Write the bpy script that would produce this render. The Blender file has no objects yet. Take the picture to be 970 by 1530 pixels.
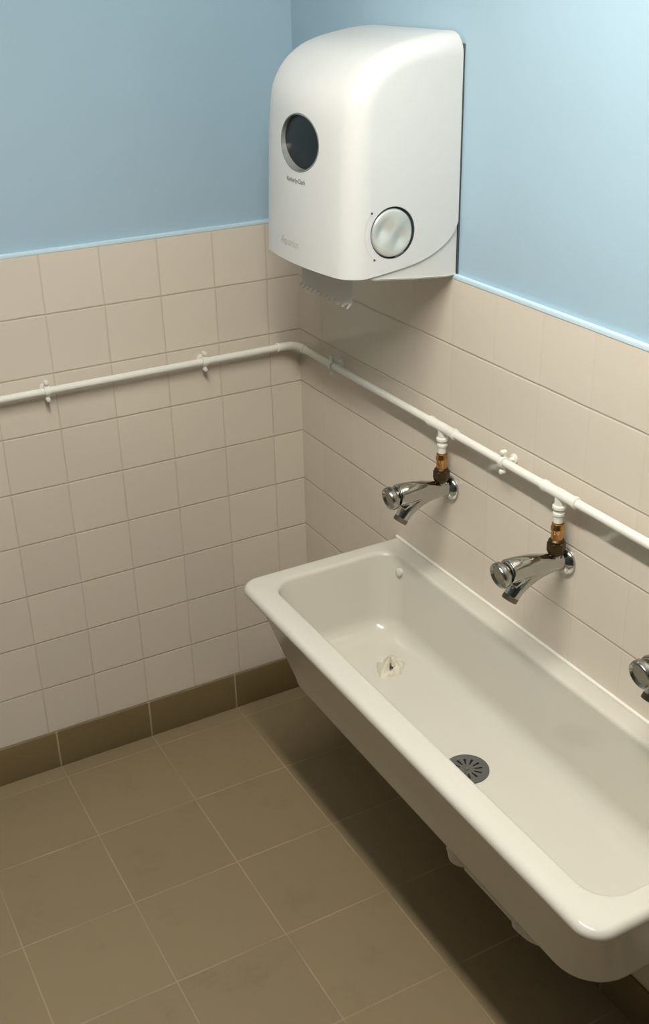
import bpy, bmesh, math, random
from mathutils import Vector, Matrix
random.seed(7)
C = bpy.context.scene.collection
PI = math.pi
EMIT = 130.

# ------------------------------------------------------------------ materials
def nt(name):
    m = bpy.data.materials.new(name); m.use_nodes = True
    n = m.node_tree.nodes; b = n['Principled BSDF']
    return m, n, m.node_tree.links, b

def mat(name, col, rough=.5, metal=0., bump=0., bscale=200., coat=0., var=0., vscale=8., spec=.5, ior=1.5):
    m, n, l, b = nt(name)
    b.inputs['Base Color'].default_value = (*col, 1)
    b.inputs['Roughness'].default_value = rough
    b.inputs['Metallic'].default_value = metal
    b.inputs['Coat Weight'].default_value = coat
    b.inputs['Coat Roughness'].default_value = .08
    b.inputs['Specular IOR Level'].default_value = spec
    b.inputs['IOR'].default_value = ior
    tc = n.new('ShaderNodeTexCoord')
    no = n.new('ShaderNodeTexNoise'); no.inputs['Scale'].default_value = vscale; no.inputs['Detail'].default_value = 4
    l.new(tc.outputs['Object'], no.inputs['Vector'])
    mx = n.new('ShaderNodeMix'); mx.data_type = 'RGBA'
    k = 1 - var
    mx.inputs[6].default_value = (*[c*k for c in col], 1)
    mx.inputs[7].default_value = (*[min(1, c*(1+var*.5)) for c in col], 1)
    l.new(no.outputs['Fac'], mx.inputs[0]); l.new(mx.outputs[2], b.inputs['Base Color'])
    if bump:
        n2 = n.new('ShaderNodeTexNoise'); n2.inputs['Scale'].default_value = bscale; n2.inputs['Detail'].default_value = 3
        l.new(tc.outputs['Object'], n2.inputs['Vector'])
        bp = n.new('ShaderNodeBump'); bp.inputs['Strength'].default_value = bump; bp.inputs['Distance'].default_value = .001
        l.new(n2.outputs['Fac'], bp.inputs['Height']); l.new(bp.outputs['Normal'], b.inputs['Normal'])
    return m

def tile_mat(name, ua, va, pu, pv, ou, ov, gw, tile, grout, rough, tint=.03, fade=0., dirt=0., spec=.5, bump=.5, wave=0., hide=0.):
    """grid of tiles: ua/va are the axes of the object-space position, pu/pv the pitches, ou/ov the offsets"""
    m, n, l, b = nt(name)
    b.inputs['Specular IOR Level'].default_value = spec
    tc = n.new('ShaderNodeTexCoord'); sx = n.new('ShaderNodeSeparateXYZ'); l.new(tc.outputs['Object'], sx.inputs[0])
    def M(op, a, c=None, d=None):
        x = n.new('ShaderNodeMath'); x.operation = op
        for i, q in enumerate((a, c, d)):
            if q is None: continue
            if isinstance(q, (int, float)): x.inputs[i].default_value = q
            else: l.new(q, x.inputs[i])
        return x.outputs[0]
    nz = n.new('ShaderNodeTexNoise'); nz.inputs['Scale'].default_value = 9; nz.inputs['Detail'].default_value = 2
    l.new(tc.outputs['Object'], nz.inputs['Vector'])
    wob = M('MULTIPLY', M('SUBTRACT', nz.outputs['Fac'], .5), .0025)
    def axis(o, p, off):
        u = M('DIVIDE', M('SUBTRACT', M('ADD', o, wob), off), p)
        cell = M('FLOOR', u)
        f = M('FRACT', u)
        dist = M('MULTIPLY', M('MINIMUM', f, M('SUBTRACT', 1., f)), p)
        return cell, dist
    cu, du = axis(sx.outputs[ua], pu, ou); cv, dv = axis(sx.outputs[va], pv, ov)
    def mr(v, a, c, lo, hi):
        r = n.new('ShaderNodeMapRange'); r.interpolation_type = 'SMOOTHSTEP'
        l.new(v, r.inputs[0]); r.inputs[1].default_value = a; r.inputs[2].default_value = c
        r.inputs[3].default_value = lo; r.inputs[4].default_value = hi
        return r.outputs[0]
    wu = 1. - hide      # upright joints are thinner and fainter than the level ones
    g = M('MAXIMUM', M('MULTIPLY', mr(du, gw*.5, gw*.5+.0012, 1., 0.), wu), mr(dv, gw*.5, gw*.5+.0012, 1., 0.))
    if fade:
        nf = n.new('ShaderNodeTexNoise'); nf.inputs['Scale'].default_value = 5; nf.inputs['Detail'].default_value = 3
        l.new(tc.outputs['Object'], nf.inputs['Vector'])
        g = M('MULTIPLY', g, mr(nf.outputs['Fac'], .38, .62, 1-fade, 1.))
    cb = n.new('ShaderNodeCombineXYZ'); l.new(cu, cb.inputs[0]); l.new(cv, cb.inputs[1])
    wn = n.new('ShaderNodeTexWhiteNoise'); wn.noise_dimensions = '2D'; l.new(cb.outputs[0], wn.inputs['Vector'])
    t1 = n.new('ShaderNodeMix'); t1.data_type = 'RGBA'
    t1.inputs[6].default_value = (*[c*(1-tint) for c in tile], 1); t1.inputs[7].default_value = (*[c*(1+tint) for c in tile], 1)
    l.new(wn.outputs['Value'], t1.inputs[0]); tcol = t1.outputs[2]
    if dirt:
        nd = n.new('ShaderNodeTexNoise'); nd.inputs['Scale'].default_value = 7; nd.inputs['Detail'].default_value = 8; nd.inputs['Roughness'].default_value = .72
        l.new(tc.outputs['Object'], nd.inputs['Vector'])
        t2 = n.new('ShaderNodeMix'); t2.data_type = 'RGBA'; t2.blend_type = 'MULTIPLY'
        l.new(mr(nd.outputs['Fac'], .52, .74, 0., dirt), t2.inputs[0]); l.new(tcol, t2.inputs[6]); t2.inputs[7].default_value = (.55, .5, .42, 1)
        tcol = t2.outputs[2]
    mx = n.new('ShaderNodeMix'); mx.data_type = 'RGBA'
    l.new(g, mx.inputs[0]); l.new(tcol, mx.inputs[6]); mx.inputs[7].default_value = (*grout, 1)
    l.new(mx.outputs[2], b.inputs['Base Color'])
    l.new(mr(g, 0., 1., rough, .8), b.inputs['Roughness'])
    h = M('SUBTRACT', 1., M('MAXIMUM', M('MULTIPLY', mr(du, gw*.35, gw*.5+.0022, 1., 0.), wu), mr(dv, gw*.35, gw*.5+.0022, 1., 0.)))
    nw = n.new('ShaderNodeTexNoise'); nw.inputs['Scale'].default_value = 6; nw.inputs['Detail'].default_value = 1
    l.new(tc.outputs['Object'], nw.inputs['Vector'])
    hh = M('ADD', h, M('ADD', M('MULTIPLY', nw.outputs['Fac'], wave), M('MULTIPLY', wn.outputs['Value'], .05)))
    bp = n.new('ShaderNodeBump'); bp.inputs['Strength'].default_value = bump; bp.inputs['Distance'].default_value = .0012
    l.new(hh, bp.inputs['Height']); l.new(bp.outputs['Normal'], b.inputs['Normal'])
    return m

BLUE = (.375, .525, .63)
TILE = (.70, .635, .54)
M_blue = mat('blue_wall_paint', BLUE, .55, bump=.12, bscale=160, var=.03)
M_tileL = tile_mat('cream_wall_tile_left', 0, 2, .1503, .1503, -.0926, .1209, .0022, TILE, (.52, .46, .37), .22, wave=.5, hide=.35, bump=.8)
M_tileR = tile_mat('cream_wall_tile_right', 1, 2, .1503, .1503, -.1261, .1209, .0021, TILE, (.53, .465, .38), .16, tint=.012, fade=.3, wave=.5, hide=.86, bump=.8)
FL = (.264, .206, .121)
M_floor = tile_mat('brown_floor_tile', 0, 1, .2799, .2763, -.2642, -.0602, .0027, FL, (.37, .295, .185), .5, tint=.05, fade=.65, dirt=.3, bump=.3, spec=.3)
BB = (.200, .147, .070)
M_bbL = tile_mat('brown_skirting_tile_left', 0, 2, .2799, 5., -.2642, -1., .004, BB, (.40, .32, .20), .4, tint=.03, bump=.3, spec=.3)
M_bbR = tile_mat('brown_skirting_tile_right', 1, 2, .2799, 5., -.2642, -1., .004, BB, (.40, .32, .20), .4, tint=.03, bump=.3, spec=.3)
M_ceil = mat('white_ceiling_paint', (.80, .79, .76), .8, bump=.1)
M_ceramic = mat('white_glazed_fireclay', (.645, .62, .545), .13, var=.02, vscale=5, spec=.5)
M_plastic = mat('white_satin_plastic', (.69, .695, .68), .38, bump=.06, bscale=900, var=.01)
M_plastic2 = mat('white_plastic_tray', (.69, .69, .665), .45, var=.02)
M_gap = mat('dark_gap_shade', (.06, .07, .075), .6)  # dark tone stands in for shade in the narrow gaps
M_window = mat('smoked_glass', (.012, .014, .016), .3, var=.2, spec=.25)
M_recess = mat('clear_grey_rim', (.22, .235, .235), .15)
M_dial = mat('pearl_silver_plastic', (.66, .67, .62), .25, metal=.35, var=.06, vscale=30)
M_ink = mat('dark_grey_print', (.06, .06, .06), .6)
M_ink2 = mat('pale_grey_print', (.50, .50, .48), .6)
M_arc = mat('pale_red_print', (.66, .56, .53), .6)
M_paper = mat('white_paper_towel', (.84, .83, .80), .9, bump=.35, bscale=500)
M_tissue = mat('damp_tissue', (.74, .70, .58), .85, bump=.4, bscale=300, var=.25, vscale=40)
M_pipe = mat('white_gloss_paint', (.82, .81, .74), .28, bump=.1, bscale=90, var=.03)
M_chrome = mat('chrome', (.50, .50, .475), .11, metal=1., bump=.03, bscale=60, var=.05)
M_chrome2 = mat('worn_chrome', (.42, .41, .375), .2, metal=1., var=.2, vscale=60)
M_copper = mat('copper', (.62, .33, .12), .25, metal=1., var=.3, vscale=70)
M_brass = mat('tarnished_brass', (.115, .08, .042), .38, metal=1., var=.4, vscale=60)
M_lime = mat('limescaled_outlet', (.22, .17, .12), .5, metal=.5, var=.3, vscale=90)
M_drain = mat('grey_plastic_strainer', (.10, .102, .092), .5, var=.12, vscale=40)
M_black = mat('black_unlit_drain', (.008, .008, .008), .6)  # black stands in for the unlit depth of the drain
M_trap = mat('white_waste_plastic', (.62, .59, .53), .4)
M_seal = mat('white_sealant', (.84, .82, .75), .35)
M_metalwhite = mat('white_metal', (.8, .8, .78), .4)

# ------------------------------------------------------------------ helpers
def smooth(bm, ang=38):
    bm.normal_update()
    for f in bm.faces: f.smooth = True
    for e in bm.edges:
        e.smooth = not (len(e.link_faces) == 2 and e.calc_face_angle(0) > math.radians(ang))

def obj(name, bm, m, parent=None, ang=38, kind=None, fix=True):
    if fix:
        bmesh.ops.recalc_face_normals(bm, faces=bm.faces)
    smooth(bm, ang)
    me = bpy.data.meshes.new(name); bm.to_mesh(me); bm.free()
    for x in (m if isinstance(m, (list, tuple)) else [m]): me.materials.append(x)
    o = bpy.data.objects.new(name, me); C.objects.link(o)
    if parent:
        o.parent = parent; o.matrix_parent_inverse = Matrix.Translation(parent.location).inverted() if False else Matrix()
        o.location = -Vector(parent.location) if not parent.get('_local') else Vector()
    if kind: o['kind'] = kind
    return o

def tag(o, label, cat, group=None):
    o['label'] = label; o['category'] = cat
    if group: o['group'] = group
    return o

def thing(name, loc, label, cat, group=None, local=False):
    o = bpy.data.objects.new(name, None); o.location = loc; o.empty_display_size = .05
    C.objects.link(o)
    if local: o['_local'] = 1
    return tag(o, label, cat, group)

def loft(bm, rings, close=True, cap0=False, cap1=False):
    vs = [[bm.verts.new(p) for p in r] for r in rings]
    n = len(vs[0])
    for a, b in zip(vs, vs[1:]):
        for i in range(n if close else n-1):
            j = (i+1) % n
            bm.faces.new((a[i], a[j], b[j], b[i]))
    if cap0: bm.faces.new(list(reversed(vs[0])))
    if cap1: bm.faces.new(vs[-1])
    return vs

def frame(d):
    d = Vector(d).normalized()
    u = Vector((0, 0, 1)) if abs(d.z) < .9 else Vector((1, 0, 0))
    a = d.cross(u).normalized(); return a, a.cross(d).normalized(), d

def lathe(bm, o, d, prof, n=40, caps=True, flat=None):
    """prof: list of (radius, distance along axis d)"""
    a, b, d = frame(d); o = Vector(o)
    rings = []
    for r, h in prof:
        rr = max(r, 1e-5)
        rings.append([o + d*h + (a*math.cos(2*PI*i/n) + b*math.sin(2*PI*i/n))*rr for i in range(n)])
    loft(bm, rings, True, caps, caps)

def hexnut(bm, o, d, r, h, rnd=.0015):
    lathe(bm, o, d, [(r*.9, 0), (r, rnd), (r, h-rnd), (r*.9, h)], n=6)

def tube(bm, pts, radii, n=20, caps=True, sy=1.):
    """tube along a path, frames carried along; radii scalar or list"""
    pts = [Vector(p) for p in pts]
    if not hasattr(radii, '__len__'): radii = [radii]*len(pts)
    rings = []; a = None
    for i, p in enumerate(pts):
        t = (pts[min(i+1, len(pts)-1)] - pts[max(i-1, 0)]).normalized()
        if a is None: a, b, _ = frame(t)
        else:
            a = (a - t*a.dot(t)).normalized()
        b = t.cross(a)
        rings.append([p + (a*math.cos(2*PI*k/n) + b*math.sin(2*PI*k/n)*sy)*radii[i] for k in range(n)])
    loft(bm, rings, True, caps, caps)

def box(bm, x0, x1, y0, y1, z0, z1, bev=0.):
    r = bmesh.ops.create_cube(bm, size=1, matrix=Matrix.Translation(((x0+x1)/2, (y0+y1)/2, (z0+z1)/2)) @ Matrix.Diagonal((x1-x0, y1-y0, z1-z0, 1)))
    if bev:
        es = list({e for v in r['verts'] for e in v.link_edges})
        bmesh.ops.bevel(bm, geom=es, offset=bev, segments=3, affect='EDGES', profile=.5)

def struct(name, bm, m): return obj(name, bm, m, None, 30, 'structure')

def eval_mod(o):
    """apply the modifiers of o to its mesh"""
    dg = bpy.context.evaluated_depsgraph_get(); dg.update()
    me = bpy.data.meshes.new_from_object(o.evaluated_get(dg))
    old = o.data; o.modifiers.clear(); o.data = me; me.name = old.name
    bm = bmesh.new(); bm.from_mesh(me); return bm

# ------------------------------------------------------------------ room
WX, WY, H = -3.8, -5.2, 2.72
TT = .009          # tile thickness
ZT = .1209 + 9*.1503
bm = bmesh.new(); box(bm, WX-.1, TT+.1, WY-.1, TT+.1, -.12, 0); struct('floor', bm, M_floor)
bm = bmesh.new(); box(bm, WX-.1, TT+.1, WY-.1, TT+.1, H, H+.1); struct('ceiling', bm, M_ceil)
bm = bmesh.new(); box(bm, WX-.1, TT+.1, TT, TT+.1, 0, H); struct('wall_left', bm, M_blue)
bm = bmesh.new(); box(bm, TT, TT+.1, WY, TT, 0, H); struct('wall_right', bm, M_blue)
M_unseen = mat('darkened_unseen_wall', (.15, .165, .175), .6, var=.05)  # walls out of view, colour darkened to cut bounced light
bm = bmesh.new(); box(bm, WX-.1, WX, WY, TT, 0, H); struct('wall_rear', bm, M_unseen)
bm = bmesh.new(); box(bm, WX-.1, TT+.1, WY-.1, WY, 0, H); struct('wall_front', bm, M_unseen)
# tiled wainscots, standing proud of the painted wall; painted ledge along their tops
def wainscot(name, x0, x1, y0, y1, m):
    bm = bmesh.new(); box(bm, x0, x1, y0, y1, 0, ZT)
    o = struct(name, bm, [m, M_blue])
    for f in o.data.polygons:
        if f.normal.z > .9: f.material_index = 1
    return o
wainscot('trim_1', WX, TT, 0, TT, M_tileL)
wainscot('trim_2', 0, TT, WY, 0, M_tileR)
# blue paint edge of the wainscot tops, coloured paler as if catching light
M_line = mat('lit_blue_paint_edge', (.62, .80, .91), .45, bump=.1)
bm = bmesh.new(); box(bm, WX, 0, -.0012, TT, ZT-.003, ZT+.007, .0012); struct('trim_3', bm, M_line)
bm = bmesh.new(); box(bm, -.0012, TT, WY, 0, ZT-.003, ZT+.007, .0012); struct('trim_4', bm, M_line)
# skirting tiles
bm = bmesh.new(); box(bm, WX, -.006, -.006, 0, 0, .1209, .0015); struct('baseboard_left', bm, M_bbL)
bm = bmesh.new(); box(bm, -.006, 0, WY, 0, 0, .1209, .0015); struct('baseboard_right', bm, M_bbR)

# ------------------------------------------------------------------ trough sink
def rrect(x0, x1, y0, y1, rf, rb, z, n=9):
    """rounded rectangle ring; front (x0) corners radius rf, back (x1) corners rb"""
    out = []
    for cx, cy, r, a0 in ((x1-rb, y1-rb, rb, 0), (x0+rf, y1-rf, rf, 90), (x0+rf, y0+rf, rf, 180), (x1-rb, y0+rb, rb, 270)):
        for i in range(n):
            a = math.radians(a0 + 90*i/(n-1))
            out.append(Vector((cx + r*math.cos(a), cy + r*math.sin(a), z)))
    return out
def seg_ring(z, f, b, l, r, rf, rb):   # f front x, b back x, l far y, r near y
    return rrect(f, b, r, l, rf, rb, z)
ZR = .757
SB = -.0015
sink = thing('trough_sink', (-.225, -1.1425, .525), 'long white ceramic trough sink mounted on the tiled wall under the taps', 'sink')
rings = []
# outer body from the bottom up
ff = lambda z: -.4275+.29*(.715-z)
fl = lambda z: -.5330-.26*(.715-z)
fr = lambda z: -1.7520+.26*(.715-z)
ZB, kb = .490, .038
rings.append(seg_ring(ZB+.002, -.300, -.05, -.66, -1.62, .07, .02))
for i in range(8):
    a = PI/2*i/7
    z_ = ZB+kb*(1-math.cos(a)); o_ = kb*(1-math.sin(a))
    rings.append(seg_ring(z_, ff(ZB+kb)+o_, -.02, fl(ZB+kb)-o_, fr(ZB+kb)+o_, .085, .02))
rings.append(seg_ring(.61, ff(.61), SB, fl(.61), fr(.61), .08, .012))
rings.append(seg_ring(.70, ff(.70), SB, fl(.70), fr(.70), .075, .01))
rings.append(seg_ring(.716, -.4285, SB, -.532, -1.7525, .07, .008))
rings.append(seg_ring(.7225, -.434, SB, -.526, -1.759, .062, .006))
rings.append(seg_ring(.7255, -.441, SB, -.518, -1.767, .05, .006))
k = .0145
for i in range(9):
    a = PI*i/8 - PI/2
    o_ = k*(1-math.cos(a))
    rings.append(seg_ring(ZR-k+k*math.sin(a), -.450+o_, SB-(o_*.2 if i > 4 else 0), -.5085-o_, -1.7775+o_, .046-o_*.5, .006))
# inner edge and inner wall
ri = .011
for i in range(7):
    a = PI/2*i/6
    o_ = ri*math.sin(a)
    rings.append(seg_ring(ZR-ri*(1-math.cos(a)), -.398+o_, -.043-o_*.9, -.552-o_, -1.7355+o_, .062-o_*.3, .058-o_*.3))
rings.append(seg_ring(.690, -.380, -.059, -.570, -1.714, .066, .066))
zf = .545
kf = .05
for i in range(8):
    a = PI/2*i/7
    rings.append(seg_ring(zf+kf*(1-math.sin(a)), -.3725+kf*(1-math.cos(a)), -.064-kf*(1-math.cos(a)), -.574-kf*(1-math.cos(a)), -1.704+kf*(1-math.cos(a)), .07, .07))
DX, DY = -.222, -1.144
rings.append(seg_ring(zf-.0035, -.300, -.14, -.80, -1.50, .06, .06))
bm = bmesh.new(); vs = loft(bm, rings, True, True, True)
obj('basin', bm, M_ceramic, sink, 50)
# sealant bead along the wall
bm = bmesh.new()
tube(bm, [(-.002, -.512, ZR+.001), (-.002, -1.774, ZR+.001)], .0038, n=10)
obj('sealant_bead', bm, M_seal, sink)
# small moulded knob on the inner back wall
bm = bmesh.new()
lathe(bm, (-.056, -.617, .719), (-1, 0, .12), [(.011, -.006), (.0115, .004), (.0105, .008), (.007, .0105), (.003, .0115)], n=24)
obj('overflow_knob', bm, M_ceramic, sink)
# drain: black disc painted for the unlit well, plus strainer with radial slots
zd = zf-.0035
dr = thing('drain_strainer', (DX, DY, zd), 'round dark grey slotted drain strainer in the sink bottom', 'drain')
bm = bmesh.new()
RR = [.0, .0035, .0065, .0115, .0155, .0325, .0365, .0445, .047]
N = 72; top = []
hz = lambda r: .0032 - .0018*max(0, 1-r/.036)
for r in RR[1:]:
    top.append([bm.verts.new((DX+r*math.cos(2*PI*i/N), DY+r*math.sin(2*PI*i/N), zd+hz(r))) for i in range(N)])
c0 = bm.verts.new((DX, DY, zd+.0024))
for i in range(N): bm.faces.new((c0, top[0][i], top[0][(i+1) % N]))
for k in range(len(top)-1):
    for i in range(N):
        if RR[k+1] >= .0155 and RR[k+2] <= .0325 and i % 6 < 2: continue
        bm.faces.new((top[k][i], top[k+1][i], top[k+1][(i+1) % N], top[k][(i+1) % N]))
low = [bm.verts.new((v.co.x, v.co.y, zd+.0002)) for v in top[-1]]
for i in range(N): bm.faces.new((top[-1][i], low[i], low[(i+1) % N], top[-1][(i+1) % N]))
obj('slotted_plate', bm, M_drain, dr, 30)
bm = bmesh.new(); lathe(bm, (DX, DY, zd), (0, 0, 1), [(.036, -.0002), (.036, .0003)], n=40); obj('unlit_well_disc', bm, M_black, dr)
bm = bmesh.new(); lathe(bm, (DX, DY, zd), (0, 0, 1), [(.0045, .0012), (.0045, .0034), (.003, .0040)], n=20); obj('centre_screw', bm, M_drain, dr)

# bottle trap and waste under the sink
trap = thing('bottle_trap', (DX, DY, .275), 'white plastic bottle trap with waste pipe hanging under the sink', 'waste trap')
bm = bmesh.new(); lathe(bm, (DX, DY, .4888), (0, 0, -1), [(.046, -.001), (.046, .006), (.03, .010), (.022, .016), (.022, .06)], n=32); obj('tail_pipe', bm, M_trap, trap)
bm = bmesh.new(); lathe(bm, (DX, DY, .292), (0, 0, 1), [(.012, 0), (.027, .002), (.033, .008), (.035, .018), (.035, .03), (.038, .032), (.038, .05), (.034, .053), (.034, .135), (.026, .15)], n=36); obj('bottle', bm, M_trap, trap)
bm = bmesh.new()
EY = -1.412; WZ = .302
tube(bm, [(DX, DY-.03, WZ), (DX, EY+.045, WZ)] + [(DX+.045*(1-math.cos(a)), EY+.045-.045*math.sin(a), WZ-.01*math.sin(a)) for a in [PI/2*i/6 for i in range(1, 7)]] + [(-.0008, EY, WZ-.01)], .0195, n=20)
obj('waste_pipe', bm, M_trap, trap)
bm = bmesh.new()
lathe(bm, (DX, EY+.062, WZ), (0, -1, 0), [(.024, 0), (.026, .003), (.026, .018), (.024, .021)], n=24)
tube(bm, [(DX+.045*(1-math.cos(a)), EY+.045-.045*math.sin(a), WZ-.01*math.sin(a)) for a in [PI/2*i/8 for i in range(0, 9)]], .0245, n=24)
lathe(bm, (DX+.043, EY, WZ-.01), (1, 0, 0), [(.024, 0), (.027, .003), (.027, .02), (.024, .023)], n=24)
obj('elbow', bm, M_trap, trap)

# crumpled tissue on the sink bottom
bm = bmesh.new()
TX, TY = -.164, -.743
nr, na = 12, 48
rows = []
rnd = [random.random() for _ in range(64)]
for i in range(nr+1):
    q = i/nr
    row = []
    for j in range(na):
        a = 2*PI*j/na
        R_ = .034*(1+.22*math.sin(2*a+.6)+.14*math.sin(5*a+2.)+.08*math.sin(9*a))
        z = .006 + .018*(1-q**2)*(1+.6*math.sin(3*a+1.3+5*q)) + .0045*math.sin(13*q+4*a)*q*(1.1-q) + .004*math.sin(7*a+2+9*q)*q
        if i == nr: z = .0005
        row.append(bm.verts.new((TX+q*R_*math.cos(a), TY+q*R_*math.sin(a)*1.05, zf-.003+max(.0004, z))))
    rows.append(row)
for i in range(nr):
    for j in range(na):
        k2 = (j+1) % na
        if i in (4, 5, 6) and 31 <= j <= 36: continue     # torn hole
        bm.faces.new((rows[i][j], rows[i+1][j], rows[i+1][k2], rows[i][k2]))
bmesh.ops.remove_doubles(bm, verts=bm.verts, dist=1e-5)
bmesh.ops.solidify(bm, geom=list(bm.faces), thickness=.0008)
tis = obj('crumpled_tissue', bm, M_tissue, None, 60)
tag(tis, 'small damp crumpled piece of off-white tissue lying in the sink bottom', 'tissue')

# ------------------------------------------------------------------ water pipe
PX, PZ, PR = -.029, 1.1415, .0092
TAPY = (-.742, -1.148, -1.541)
pipe = thing('water_pipe', (-.03, -.03, PZ), 'white painted water pipe running around the corner above the sink', 'pipe')
def arc(cx, cy, r, a0, a1, n=10):
    return [(cx+r*math.cos(math.radians(a0+(a1-a0)*i/n)), cy+r*math.sin(math.radians(a0+(a1-a0)*i/n)), PZ) for i in range(n+1)]
R0 = .034
bm = bmesh.new(); tube(bm, [(WX+.002, PX, PZ)] + [(-.5-.3*0, PX, PZ)] + [(PX-R0-.012, PX, PZ)], PR, n=20); obj('pipe_run', bm, M_pipe, pipe)
bm = bmesh.new(); tube(bm, [(PX, PX-R0-.012, PZ), (PX, -1., PZ), (PX, WY+.002, PZ)], PR, n=20); obj('pipe_run', bm, M_pipe, pipe)
bm = bmesh.new()
tube(bm, [(PX-R0-.020, PX, PZ)] + arc(PX-R0, PX-R0, R0, 90, 0, 12) + [(PX, PX-R0-.020, PZ)], PR+.0018, n=22)
for o_, d_ in (((PX-R0-.024, PX, PZ), (1, 0, 0)), ((PX, PX-R0-.024, PZ), (0, 1, 0))):
    lathe(bm, o_, d_, [(PR, 0), (PR+.003, .0012), (PR+.0032, .006), (PR+.0016, .008)], n=24)
obj('elbow', bm, M_pipe, pipe)
for ty in TAPY:
    bm = bmesh.new()
    lathe(bm, (PX, ty+.052, PZ), (0, -1, 0), [(PR, 0), (PR+.0030, .0015), (PR+.0034, .010), (PR+.0018, .014), (PR+.0018, .040), (PR+.0024, .046), (PR+.0024, .058), (PR+.0018, .064), (PR+.0018, .090), (PR+.0034, .094), (PR+.0030, .1025), (PR, .104)], n=26)
    lathe(bm, (PX, ty, PZ), (0, 0, -1), [(PR+.0014, 0), (PR+.0014, .022), (PR+.0044, .0245), (PR+.0044, .030), (PR+.0008, .033), (PR+.0008, .038), (PR+.0026, .0395), (PR+.0026, .0445), (PR+.0002, .047), (PR+.0002, .061)], n=26)
    obj('tee', bm, M_pipe, pipe)

def make_clip(loc, along, label):
    """pipe clip: ring round the pipe, stem to the wall, screw lugs above and below"""
    t = thing('pipe_clip', loc, label, 'pipe clip', 'white clips holding the water pipe', local=True)
    w = Vector((1, 0, 0)) if along == 'y' else Vector((0, 1, 0))
    ax = Vector((0, 1, 0)) if along == 'y' else Vector((1, 0, 0))
    bm = bmesh.new()
    lathe(bm, -ax*.007, ax, [(PR+.0004, 0), (PR+.0030, .0005), (PR+.0034, .003), (PR+.0034, .011), (PR+.0030, .0135), (PR+.0004, .014)], n=28, caps=False)
    for s in (1, -1):
        a = Vector((0, 0, s*(PR+.0015)))
        box_m = bmesh.ops.create_cube(bm, size=1, matrix=Matrix.Translation(a+Vector((0, 0, s*.006))) @ Matrix.Diagonal((.010 if along == 'x' else .006, .010 if along == 'y' else .006, .015, 1)))
        es = list({e for v in box_m['verts'] for e in v.link_edges}); bmesh.ops.bevel(bm, geom=es, offset=.0014, segments=2, affect='EDGES')
    obj('ring', bm, M_pipe, t)
    bm = bmesh.new(); tube(bm, [w*(PR+.001), w*(-PX-.0045)], .0052, n=14); lathe(bm, w*(-PX-.0045), w, [(.010, 0), (.0115, .001), (.0115, .0044)], n=20); obj('wall_stem', bm, M_pipe, t)
    for s in (1, -1):
        bm = bmesh.new(); lathe(bm, Vector((0, 0, s*(PR+.0125))) + w*.005, -w, [(.0045, 0), (.0058, .001), (.0058, .010), (.0045, .0125), (.002, .0134)], n=16); obj('screw', bm, M_pipe, t)
    return t
make_clip((-.723, PX, PZ), 'x', 'white clip on the left wall pipe farthest from the corner')
make_clip((-.299, PX, PZ), 'x', 'white clip on the left wall pipe nearer the corner')
make_clip((PX, -.238, PZ), 'y', 'white pipe clip in the shadow below the dispenser')
make_clip((PX, -.965, PZ), 'y', 'white pipe clip between the first two taps')

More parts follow.
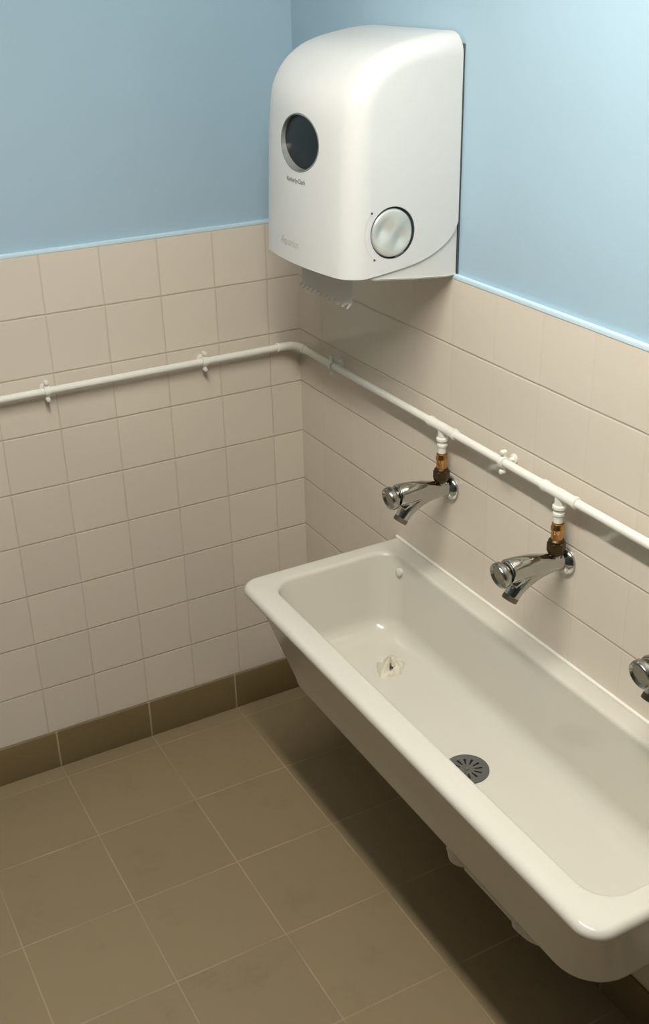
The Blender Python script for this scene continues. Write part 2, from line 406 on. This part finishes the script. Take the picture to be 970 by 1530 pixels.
# ------------------------------------------------------------------ taps
ZTAP = .986
def remesh(bm, vox, sm):
    me = bpy.data.meshes.new('body'); bm.to_mesh(me); bm.free()
    o = bpy.data.objects.new('tap_body_source', me); C.objects.link(o)
    r = o.modifiers.new('r', 'REMESH'); r.mode = 'VOXEL'; r.voxel_size = vox
    s = o.modifiers.new('s', 'SMOOTH'); s.factor = .5; s.iterations = sm
    b2 = eval_mod(o); bpy.data.objects.remove(o); return b2
def make_tap(y, label):
    t = thing('push_tap', (0, y, ZTAP), label, 'tap', 'chrome push taps above the sink', local=True)
    bm = bmesh.new()      # wall flange
    lathe(bm, (-.0005, 0, 0), (-1, 0, 0), [(.030, 0), (.030, .003), (.0285, .007), (.024, .011), (.020, .0135), (.018, .016)], n=44)
    obj('flange', bm, M_chrome, t)
    bm = bmesh.new()      # body with spout
    tube(bm, [(-.004, 0, .002), (-.03, 0, .004), (-.055, 0, .009), (-.08, 0, .0130), (-.105, 0, .0155), (-.128, 0, .0165), (-.146, 0, .0165), (-.149, 0, .0165)],
         [.0165, .0172, .0200, .0225, .0240, .0250, .0255, .0245], n=36)
    tube(bm, [(-.040, 0, .002), (-.065, 0, .001), (-.088, 0, -.004), (-.106, 0, -.013), (-.122, 0, -.026), (-.136, 0, -.044)],
         [.0165, .0185, .0198, .0195, .0180, .0162], n=30)
    tube(bm, [(-.095, 0, .004), (-.116, 0, -.006), (-.132, 0, -.020)], [.018, .017, .013], n=24)
    tube(bm, [(-.0285, 0, .0), (-.0285, 0, .024)], .0125, n=24)
    b2 = remesh(bm, .0011, 6)
    obj('body', b2, M_chrome, t, 70)
    bm = bmesh.new()      # spout outlet
    d = Vector((-.010, 0, -.014)).normalized(); o_ = Vector((-.1348, 0, -.0425))
    lathe(bm, o_, d, [(.0148, -.002), (.0166, .0), (.0168, .008), (.0158, .0105), (.0128, .0105), (.012, .006)], n=28)
    obj('spout_outlet', bm, M_lime, t)
    bm = bmesh.new()      # push button on its stem
    d = Vector((-.985, 0, -.17)).normalized(); o_ = Vector((-.146, 0, .0165))
    lathe(bm, o_, d, [(.0225, -.003), (.0225, .003), (.0180, .005), (.0165, .010), (.0175, .013)], n=36)
    obj('stem', bm, M_chrome2, t)
    bm = bmesh.new()
    lathe(bm, o_, d, [(.0170, .0105), (.0250, .011), (.0268, .0135), (.0270, .0225), (.0256, .0260), (.0225, .0270), (.0205, .0250), (.0190, .0232), (.012, .0228), (.001, .0228)], n=44)
    obj('button', bm, M_chrome2, t)
    bm = bmesh.new()      # compression nut and copper tail feeding the tap from the pipe
    cx = PX
    hexnut(bm, (cx, 0, .030), (0, 0, 1), .0190, .022)
    lathe(bm, (cx, 0, .0235), (0, 0, 1), [(.0135, 0), (.0170, .004), (.0178, .008)], n=28)
    lathe(bm, (cx, 0, .051), (0, 0, 1), [(.0172, 0), (.0160, .004), (.0125, .007)], n=28)
    obj('nut', bm, M_brass, t, 30)
    bm = bmesh.new()
    lathe(bm, (cx, 0, .0555), (0, 0, 1), [(.0118, 0), (.0122, .013), (.0128, .020), (.0138, .022), (.0138, .0285), (.0126, .0305), (.0122, .0365), (.0100, .0375)], n=30)
    obj('copper_tail', bm, M_copper, t)
    return t
make_tap(TAPY[0], 'chrome push tap nearest the corner, above the far end of the sink')
make_tap(TAPY[1], 'whole chrome push tap beside the middle of the sink, second from the corner')
make_tap(TAPY[2], 'chrome push tap cut off by the right edge of the photo')

# ------------------------------------------------------------------ paper towel dispenser
YC, HW, RD = -.537, .1945, .042
XB = .0035
FP = [(-.2590, 1.502), (-.2570, 1.545), (-.2530, 1.622), (-.2490, 1.70), (-.2450, 1.761), (-.2415, 1.80), (-.2385, 1.828), (-.2340, 1.850), (-.2255, 1.870), (-.2140, 1.888), (-.2000, 1.903), (-.1820, 1.917), (-.1600, 1.9285), (-.130, 1.938), (-.100, 1.9445), (-.060, 1.951), (-.03, 1.9545), (XB, 1.956)]
def catmull(P, m=4):
    out = []
    for i in range(len(P)-1):
        p0, p1, p2, p3 = P[max(i-1, 0)], P[i], P[i+1], P[min(i+2, len(P)-1)]
        for k in range(m):
            t = k/m
            out.append(tuple(.5*((2*p1[c]) + (-p0[c]+p2[c])*t + (2*p0[c]-5*p1[c]+4*p2[c]-p3[c])*t*t + (-p0[c]+3*p1[c]-3*p2[c]+p3[c])*t**3) for c in (0, 1)))
    out.append(P[-1]); return out
prof = catmull(FP, 3)
BUL = .022
def bulge(y, z):
    u = min(1., abs((y-YC)/HW)); w = min(1., max(0., (1.93-z)/.13)); w = w*w*(3-2*w)
    return BUL*(1-u*u)*w
def front_x(y, z):
    for (x0, z0), (x1, z1) in zip(prof, prof[1:]):
        if z0 <= z <= z1: return x0+(x1-x0)*(z-z0)/(z1-z0) - bulge(y, z)
    return prof[0][0] - bulge(y, z)
botc = catmull([(XB, 1.592), (-.012, 1.566), (-.044, 1.544), (-.085, 1.527), (-.134, 1.516), (-.199, 1.508), (-.2590+RD*.3, 1.5035)], 3)
disp = thing('towel_dispenser', (0, YC, 1.478), 'large white wall-mounted paper towel dispenser with oval window and side dial', 'paper towel dispenser')
norm = []
for i, p in enumerate(prof):
    a, b = prof[max(i-1, 0)], prof[min(i+1, len(prof)-1)]
    tx, tz = b[0]-a[0], b[1]-a[1]; L_ = math.hypot(tx, tz)
    norm.append((tz/L_, -tx/L_))       # inward (towards +x and down)
stations = []
nth = 8
for i in range(nth+1):
    th = PI/2*i/nth
    stations.append((-HW + RD*(1-math.sin(th)) if False else -HW+RD*(1-math.cos(th)), RD*(1-math.sin(th))))
mid = [(-HW+RD + (2*HW-2*RD)*i/14, 0.) for i in range(1, 14)]
stations = stations + mid + [(-s[0], s[1]) for s in reversed(stations)]
bm = bmesh.new()
rings = []
for dy, off in stations:
    y = YC+dy; ring = []
    for i, (p, n_) in enumerate(zip(prof, norm)):
        x = p[0]+n_[0]*off - bulge(y, p[1]); z = p[1]+n_[1]*off
        if i == 0: z = p[1]
        ring.append(Vector((min(x, XB), y, z)))
    ring[-1].x = XB
    kx = (ring[0].x-XB)/(prof[0][0]-XB)
    for (x, z) in botc: ring.append(Vector((XB+(x-XB)*kx, y, z)))
    rings.append(ring)
loft(bm, rings, True, True, True)
bmesh.ops.recalc_face_normals(bm, faces=bm.faces)
smooth(bm, 50)
me = bpy.data.meshes.new('cover'); bm.to_mesh(me); bm.free(); me.materials.append(M_plastic)
cover = bpy.data.objects.new('cover', me); C.objects.link(cover)
# recesses for the window and the dial
WYc, WZc, WA, WB_ = -.5410, 1.7505, .083, .0575
DXc, DZc, DR = -.157, 1.588, .0525
bm = bmesh.new()
wx = front_x(WYc, WZc); RDP = .0125
rings = []
for x in (wx-.03, wx+RDP+.0005):
    rings.append([Vector((x, WYc+WA*math.cos(2*PI*i/72), WZc+WB_*math.sin(2*PI*i/72))) for i in range(72)])
loft(bm, rings, True, True, True)
lathe(bm, (DXc, YC-HW-.02, DZc), (0, 1, 0), [(DR, 0), (DR, .028)], n=72)
bmesh.ops.recalc_face_normals(bm, faces=bm.faces)
mc = bpy.data.meshes.new('cutter'); bm.to_mesh(mc); bm.free()
cut = bpy.data.objects.new('cutter', mc); C.objects.link(cut)
bo = cover.modifiers.new('b', 'BOOLEAN'); bo.operation = 'DIFFERENCE'; bo.solver = 'EXACT'; bo.object = cut
bm = eval_mod(cover); bpy.data.objects.remove(cut); bpy.data.objects.remove(cover)
cover = obj('cover', bm, M_plastic, disp, 42)
# window: grey rim lining and smoked pane
def oval(ra, rb, dx, n=72): return [Vector((wx+dx, WYc+ra*math.cos(2*PI*i/n), WZc+rb*math.sin(2*PI*i/n))) for i in range(n)]
bm = bmesh.new()
lo = [Vector((front_x(p.y, p.z)-.0006, p.y, p.z)) for p in oval(WA-.0003, WB_-.0003, 0)]
lo2 = [Vector((front_x(p.y, p.z)-.0006, p.y, p.z)) for p in oval(WA-.003, WB_-.003, 0)]
loft(bm, [oval(WA-.0003, WB_-.0003, RDP), lo, lo2, oval(WA-.004, WB_-.004, RDP)], True)
win = obj('window', bm, M_recess, disp, 50)
bm = bmesh.new()
rr = [[Vector((wx+RDP-.001-.005*(1-q*q), WYc+(WA-.0035)*q*math.cos(2*PI*i/72), WZc+(WB_-.0035)*q*math.sin(2*PI*i/72))) for i in range(72)] for q in (1, .9, .75, .55, .3, .02)]
loft(bm, rr, True, False, True)
ob = obj('pane', bm, M_window, disp, 60)
ob.parent = win; ob.location = (0, 0, 0)
ob['label'] = 'smoked black window pane'
# lettering
def text(body, size, width, loc, m, name, shear=0.):
    cu = bpy.data.curves.new(name, 'FONT'); cu.body = body; cu.size = size; cu.align_x = 'CENTER'; cu.align_y = 'CENTER'; cu.shear = shear
    cu.resolution_u = 3
    o = bpy.data.objects.new(name, cu); C.objects.link(o)
    bpy.context.view_layer.update()
    dg = bpy.context.evaluated_depsgraph_get()
    me = bpy.data.meshes.new_from_object(o.evaluated_get(dg)); bpy.data.objects.remove(o)
    bm = bmesh.new(); bm.from_mesh(me)
    bmesh.ops.subdivide_edges(bm, edges=bm.edges, cuts=1)
    xs = [v.co.x for v in bm.verts]; s = width/(max(xs)-min(xs)); xm = (max(xs)+min(xs))/2
    for v in bm.verts:
        y = loc[0]-(v.co.x-xm)*s; z = loc[1]+v.co.y*s
        v.co = (front_x(y, z)-.0005, y, z)
    bmesh.ops.recalc_face_normals(bm, faces=bm.faces)
    for f in bm.faces:
        if f.normal.x > 0: f.normal_flip()
    return obj(name, bm, m, disp, fix=False)
text('Kimberly-Clark', .02, .082, (-.535, 1.6745), M_ink, 'lettering')['label'] = 'small dark lettering under the window'
text('Aquarius', .02, .088, (-.508, 1.5435), M_ink2, 'lettering', .25)['label'] = 'faint grey lettering low on the front'
# dial: ring coloured dark for the shaded gap, pearl disc with a diagonal grip
bm = bmesh.new(); ys = YC-HW
lathe(bm, (DXc, ys+.0078, DZc), (0, -1, 0), [(DR-.0004, 0), (DR-.0004, .0076), (DR-.0012, .0076), (DR-.0016, .0005)], n=64)
ring = obj('dial_gap_shade', bm, M_gap, disp)
bm = bmesh.new()
nr, na = 22, 96; rows = []
Rd = DR-.0036
gx = math.cos(math.radians(52)); gz = math.sin(math.radians(52))
for i in range(nr+1):
    q = i/nr; row = []
    for j in range(na):
        a = 2*PI*j/na; u, v = q*math.cos(a), q*math.sin(a)
        s = u*gx+v*gz; tcr = -u*gz+v*gx
        h = .0062*math.sqrt(max(0, 1-q**6)) if q < 1 else -.004
        for sg in (1, -1):
            dd = ((tcr-sg*.46)**2/.085 + (s+sg*.10)**2/.26)
            h -= .0085*math.exp(-dd)*(1 if q < .97 else .6)
        h -= .0010*math.exp(-(q/.28)**4)
        row.append(bm.verts.new((DXc-.0016+Rd*u, ys-h+.0012, DZc-.0006+Rd*v)))
    rows.append(row)
for i in range(nr):
    for j in range(na):
        k2 = (j+1) % na
        bm.faces.new((rows[i][j], rows[i+1][j], rows[i+1][k2], rows[i][k2]))
bmesh.ops.remove_doubles(bm, verts=bm.verts, dist=1e-6)
obj('dial', bm, M_dial, disp, 60)['label'] = 'round pearl silver dial with a diagonal grip'
# printed dots and arc beside the dial
bm = bmesh.new()
RA = .066
pts = [(DXc+RA*math.cos(math.radians(a)), ys-.0003, DZc+RA*math.sin(math.radians(a))) for a in range(140, 227, 3)]
for (x0, y0, z0), (x1, y1, z1) in zip(pts, pts[1:]):
    def sc(x, z, k): return (DXc+(x-DXc)*k, ys-.0004, DZc+(z-DZc)*k)
    bm.faces.new([bm.verts.new(p) for p in (sc(x0, z0, .992), sc(x1, z1, .992), sc(x1, z1, 1.008), sc(x0, z0, 1.008))])
obj('dial_arc', bm, M_arc, disp)
for a in (138, 229):
    bm = bmesh.new(); lathe(bm, (DXc+RA*math.cos(math.radians(a)), ys-.0001, DZc+RA*math.sin(math.radians(a))), (0, -1, 0), [(.0024, 0), (.0024, .0005)], n=16); obj('dial_dot', bm, M_ink, disp)
# tray under the cover and back plate coloured dark as the shadow gap
bm = bmesh.new()
rings = []
tp = [(XB, 1.479), (-.02, 1.4775), (-.10, 1.484), (-.198, 1.4950), (-.206, 1.4970), (-.206, 1.515), (-.12, 1.55), (-.02, 1.63), (XB, 1.63)]
for y in (YC-HW+.004, YC-HW+.002, YC+HW-.002, YC+HW-.004):
    k = .003 if abs(y-YC) > HW-.003 else 0
    rings.append([Vector((x if x > -.01 else x+k, y, z+(k if z < 1.5 else 0))) for x, z in tp])
loft(bm, rings, True, True, True)
obj('lower_tray', bm, M_plastic2, disp, 30)
bm = bmesh.new(); box(bm, XB+.0002, TT, YC-HW+.001, YC+HW-.001, 1.482, 1.934, .002)
obj('shadow_gap_plate', bm, M_gap, disp)
# towel end hanging out
bm = bmesh.new()
y0, y1 = -.655, -.425; ny = 46
def px(z): return -.205 - .10*(max(0, 1.50-z))**1.2
rows = []
zl = [1.512, 1.50, 1.48, 1.46, 1.442, 1.430]
for z in zl:
    rows.append([bm.verts.new((px(z)+.003*math.sin(14*(y0+(y1-y0)*i/ny)), y0+(y1-y0)*i/ny, z)) for i in range(ny+1)])
rows.append([bm.verts.new((px(1.42)-(.010 if i % 4 < 2 else .001)+.003*math.sin(14*(y0+(y1-y0)*i/ny)), y0+(y1-y0)*i/ny, 1.4215 if i % 4 < 2 else 1.4275)) for i in range(ny+1)])
for a, b in zip(rows, rows[1:]):
    for i in range(ny): bm.faces.new((a[i], a[i+1], b[i+1], b[i]))
bmesh.ops.solidify(bm, geom=list(bm.faces), thickness=.0004)
pt = obj('paper_towel', bm, M_paper, None, 50)
tag(pt, 'white paper towel end with a torn serrated edge hanging below the dispenser', 'paper towel')

# ------------------------------------------------------------------ ceiling lamp and light
LX, LY, LL = -.97, -1.62, .62
lamp = thing('ceiling_lamp', (LX, LY, H), 'long white fluorescent batten lamp fixed to the ceiling', 'ceiling light')
bm = bmesh.new(); box(bm, LX-.05, LX+.05, LY-LL-.02, LY+LL+.02, H-.035, H, .006); obj('housing', bm, M_metalwhite, lamp)
M_em, n_, l_, b_ = nt('lamp_diffuser')
b_.inputs['Base Color'].default_value = (.9, .9, .88, 1)
b_.inputs['Emission Color'].default_value = (1., .95, .865, 1)
b_.inputs['Emission Strength'].default_value = EMIT
bm = bmesh.new()
rings = []
for y_ in (LY-LL, LY+LL):
    rings.append([Vector((LX+.042*math.cos(PI*i/16), y_, H-.035-.042*math.sin(PI*i/16))) for i in range(17)])
loft(bm, rings, True, True, True); obj('diffuser', bm, M_em, lamp)
for y_, s_ in ((LY-LL, -1), (LY+LL, 1)):
    bm = bmesh.new()
    rings = [[Vector((LX+r_*math.cos(PI*i/16), y_+s_*h_, H-.035-r_*math.sin(PI*i/16))) for i in range(17)] for r_, h_ in ((.044, -.004), (.046, 0), (.046, .015), (.042, .019))]
    loft(bm, rings, True, True, True); obj('end_cap', bm, M_metalwhite, lamp)

w = bpy.data.worlds.new('room_world'); w.use_nodes = True; bpy.context.scene.world = w
w.node_tree.nodes['Background'].inputs[0].default_value = (.5, .55, .6, 1); w.node_tree.nodes['Background'].inputs[1].default_value = .02

# ------------------------------------------------------------------ camera
p = CAMP = [-1.3704, -2.6689, 2.091, 1.9749, -0.522, 0.2955, 1678.03]
rv = Vector(p[3:6]); R3 = Matrix.Rotation(rv.length, 3, rv.normalized())
right, down, fwd = R3[0], R3[1], R3[2]
cam = bpy.data.cameras.new('camera'); co = bpy.data.objects.new('camera', cam); C.objects.link(co)
m3 = Matrix((right, -down, -fwd)).transposed()
co.matrix_world = Matrix.Translation(p[:3]) @ m3.to_4x4()
cam.sensor_fit = 'HORIZONTAL'; cam.sensor_width = 36; cam.lens = 36*p[6]/970; cam.clip_start = .02
s = bpy.context.scene
s.camera = co
s.view_settings.view_transform = 'Standard'; s.view_settings.look = 'None'; s.view_settings.gamma = 1; s.view_settings.exposure = 0
s.view_settings.use_curve_mapping = False
for o in bpy.data.objects:
    if '_local' in o: del o['_local']
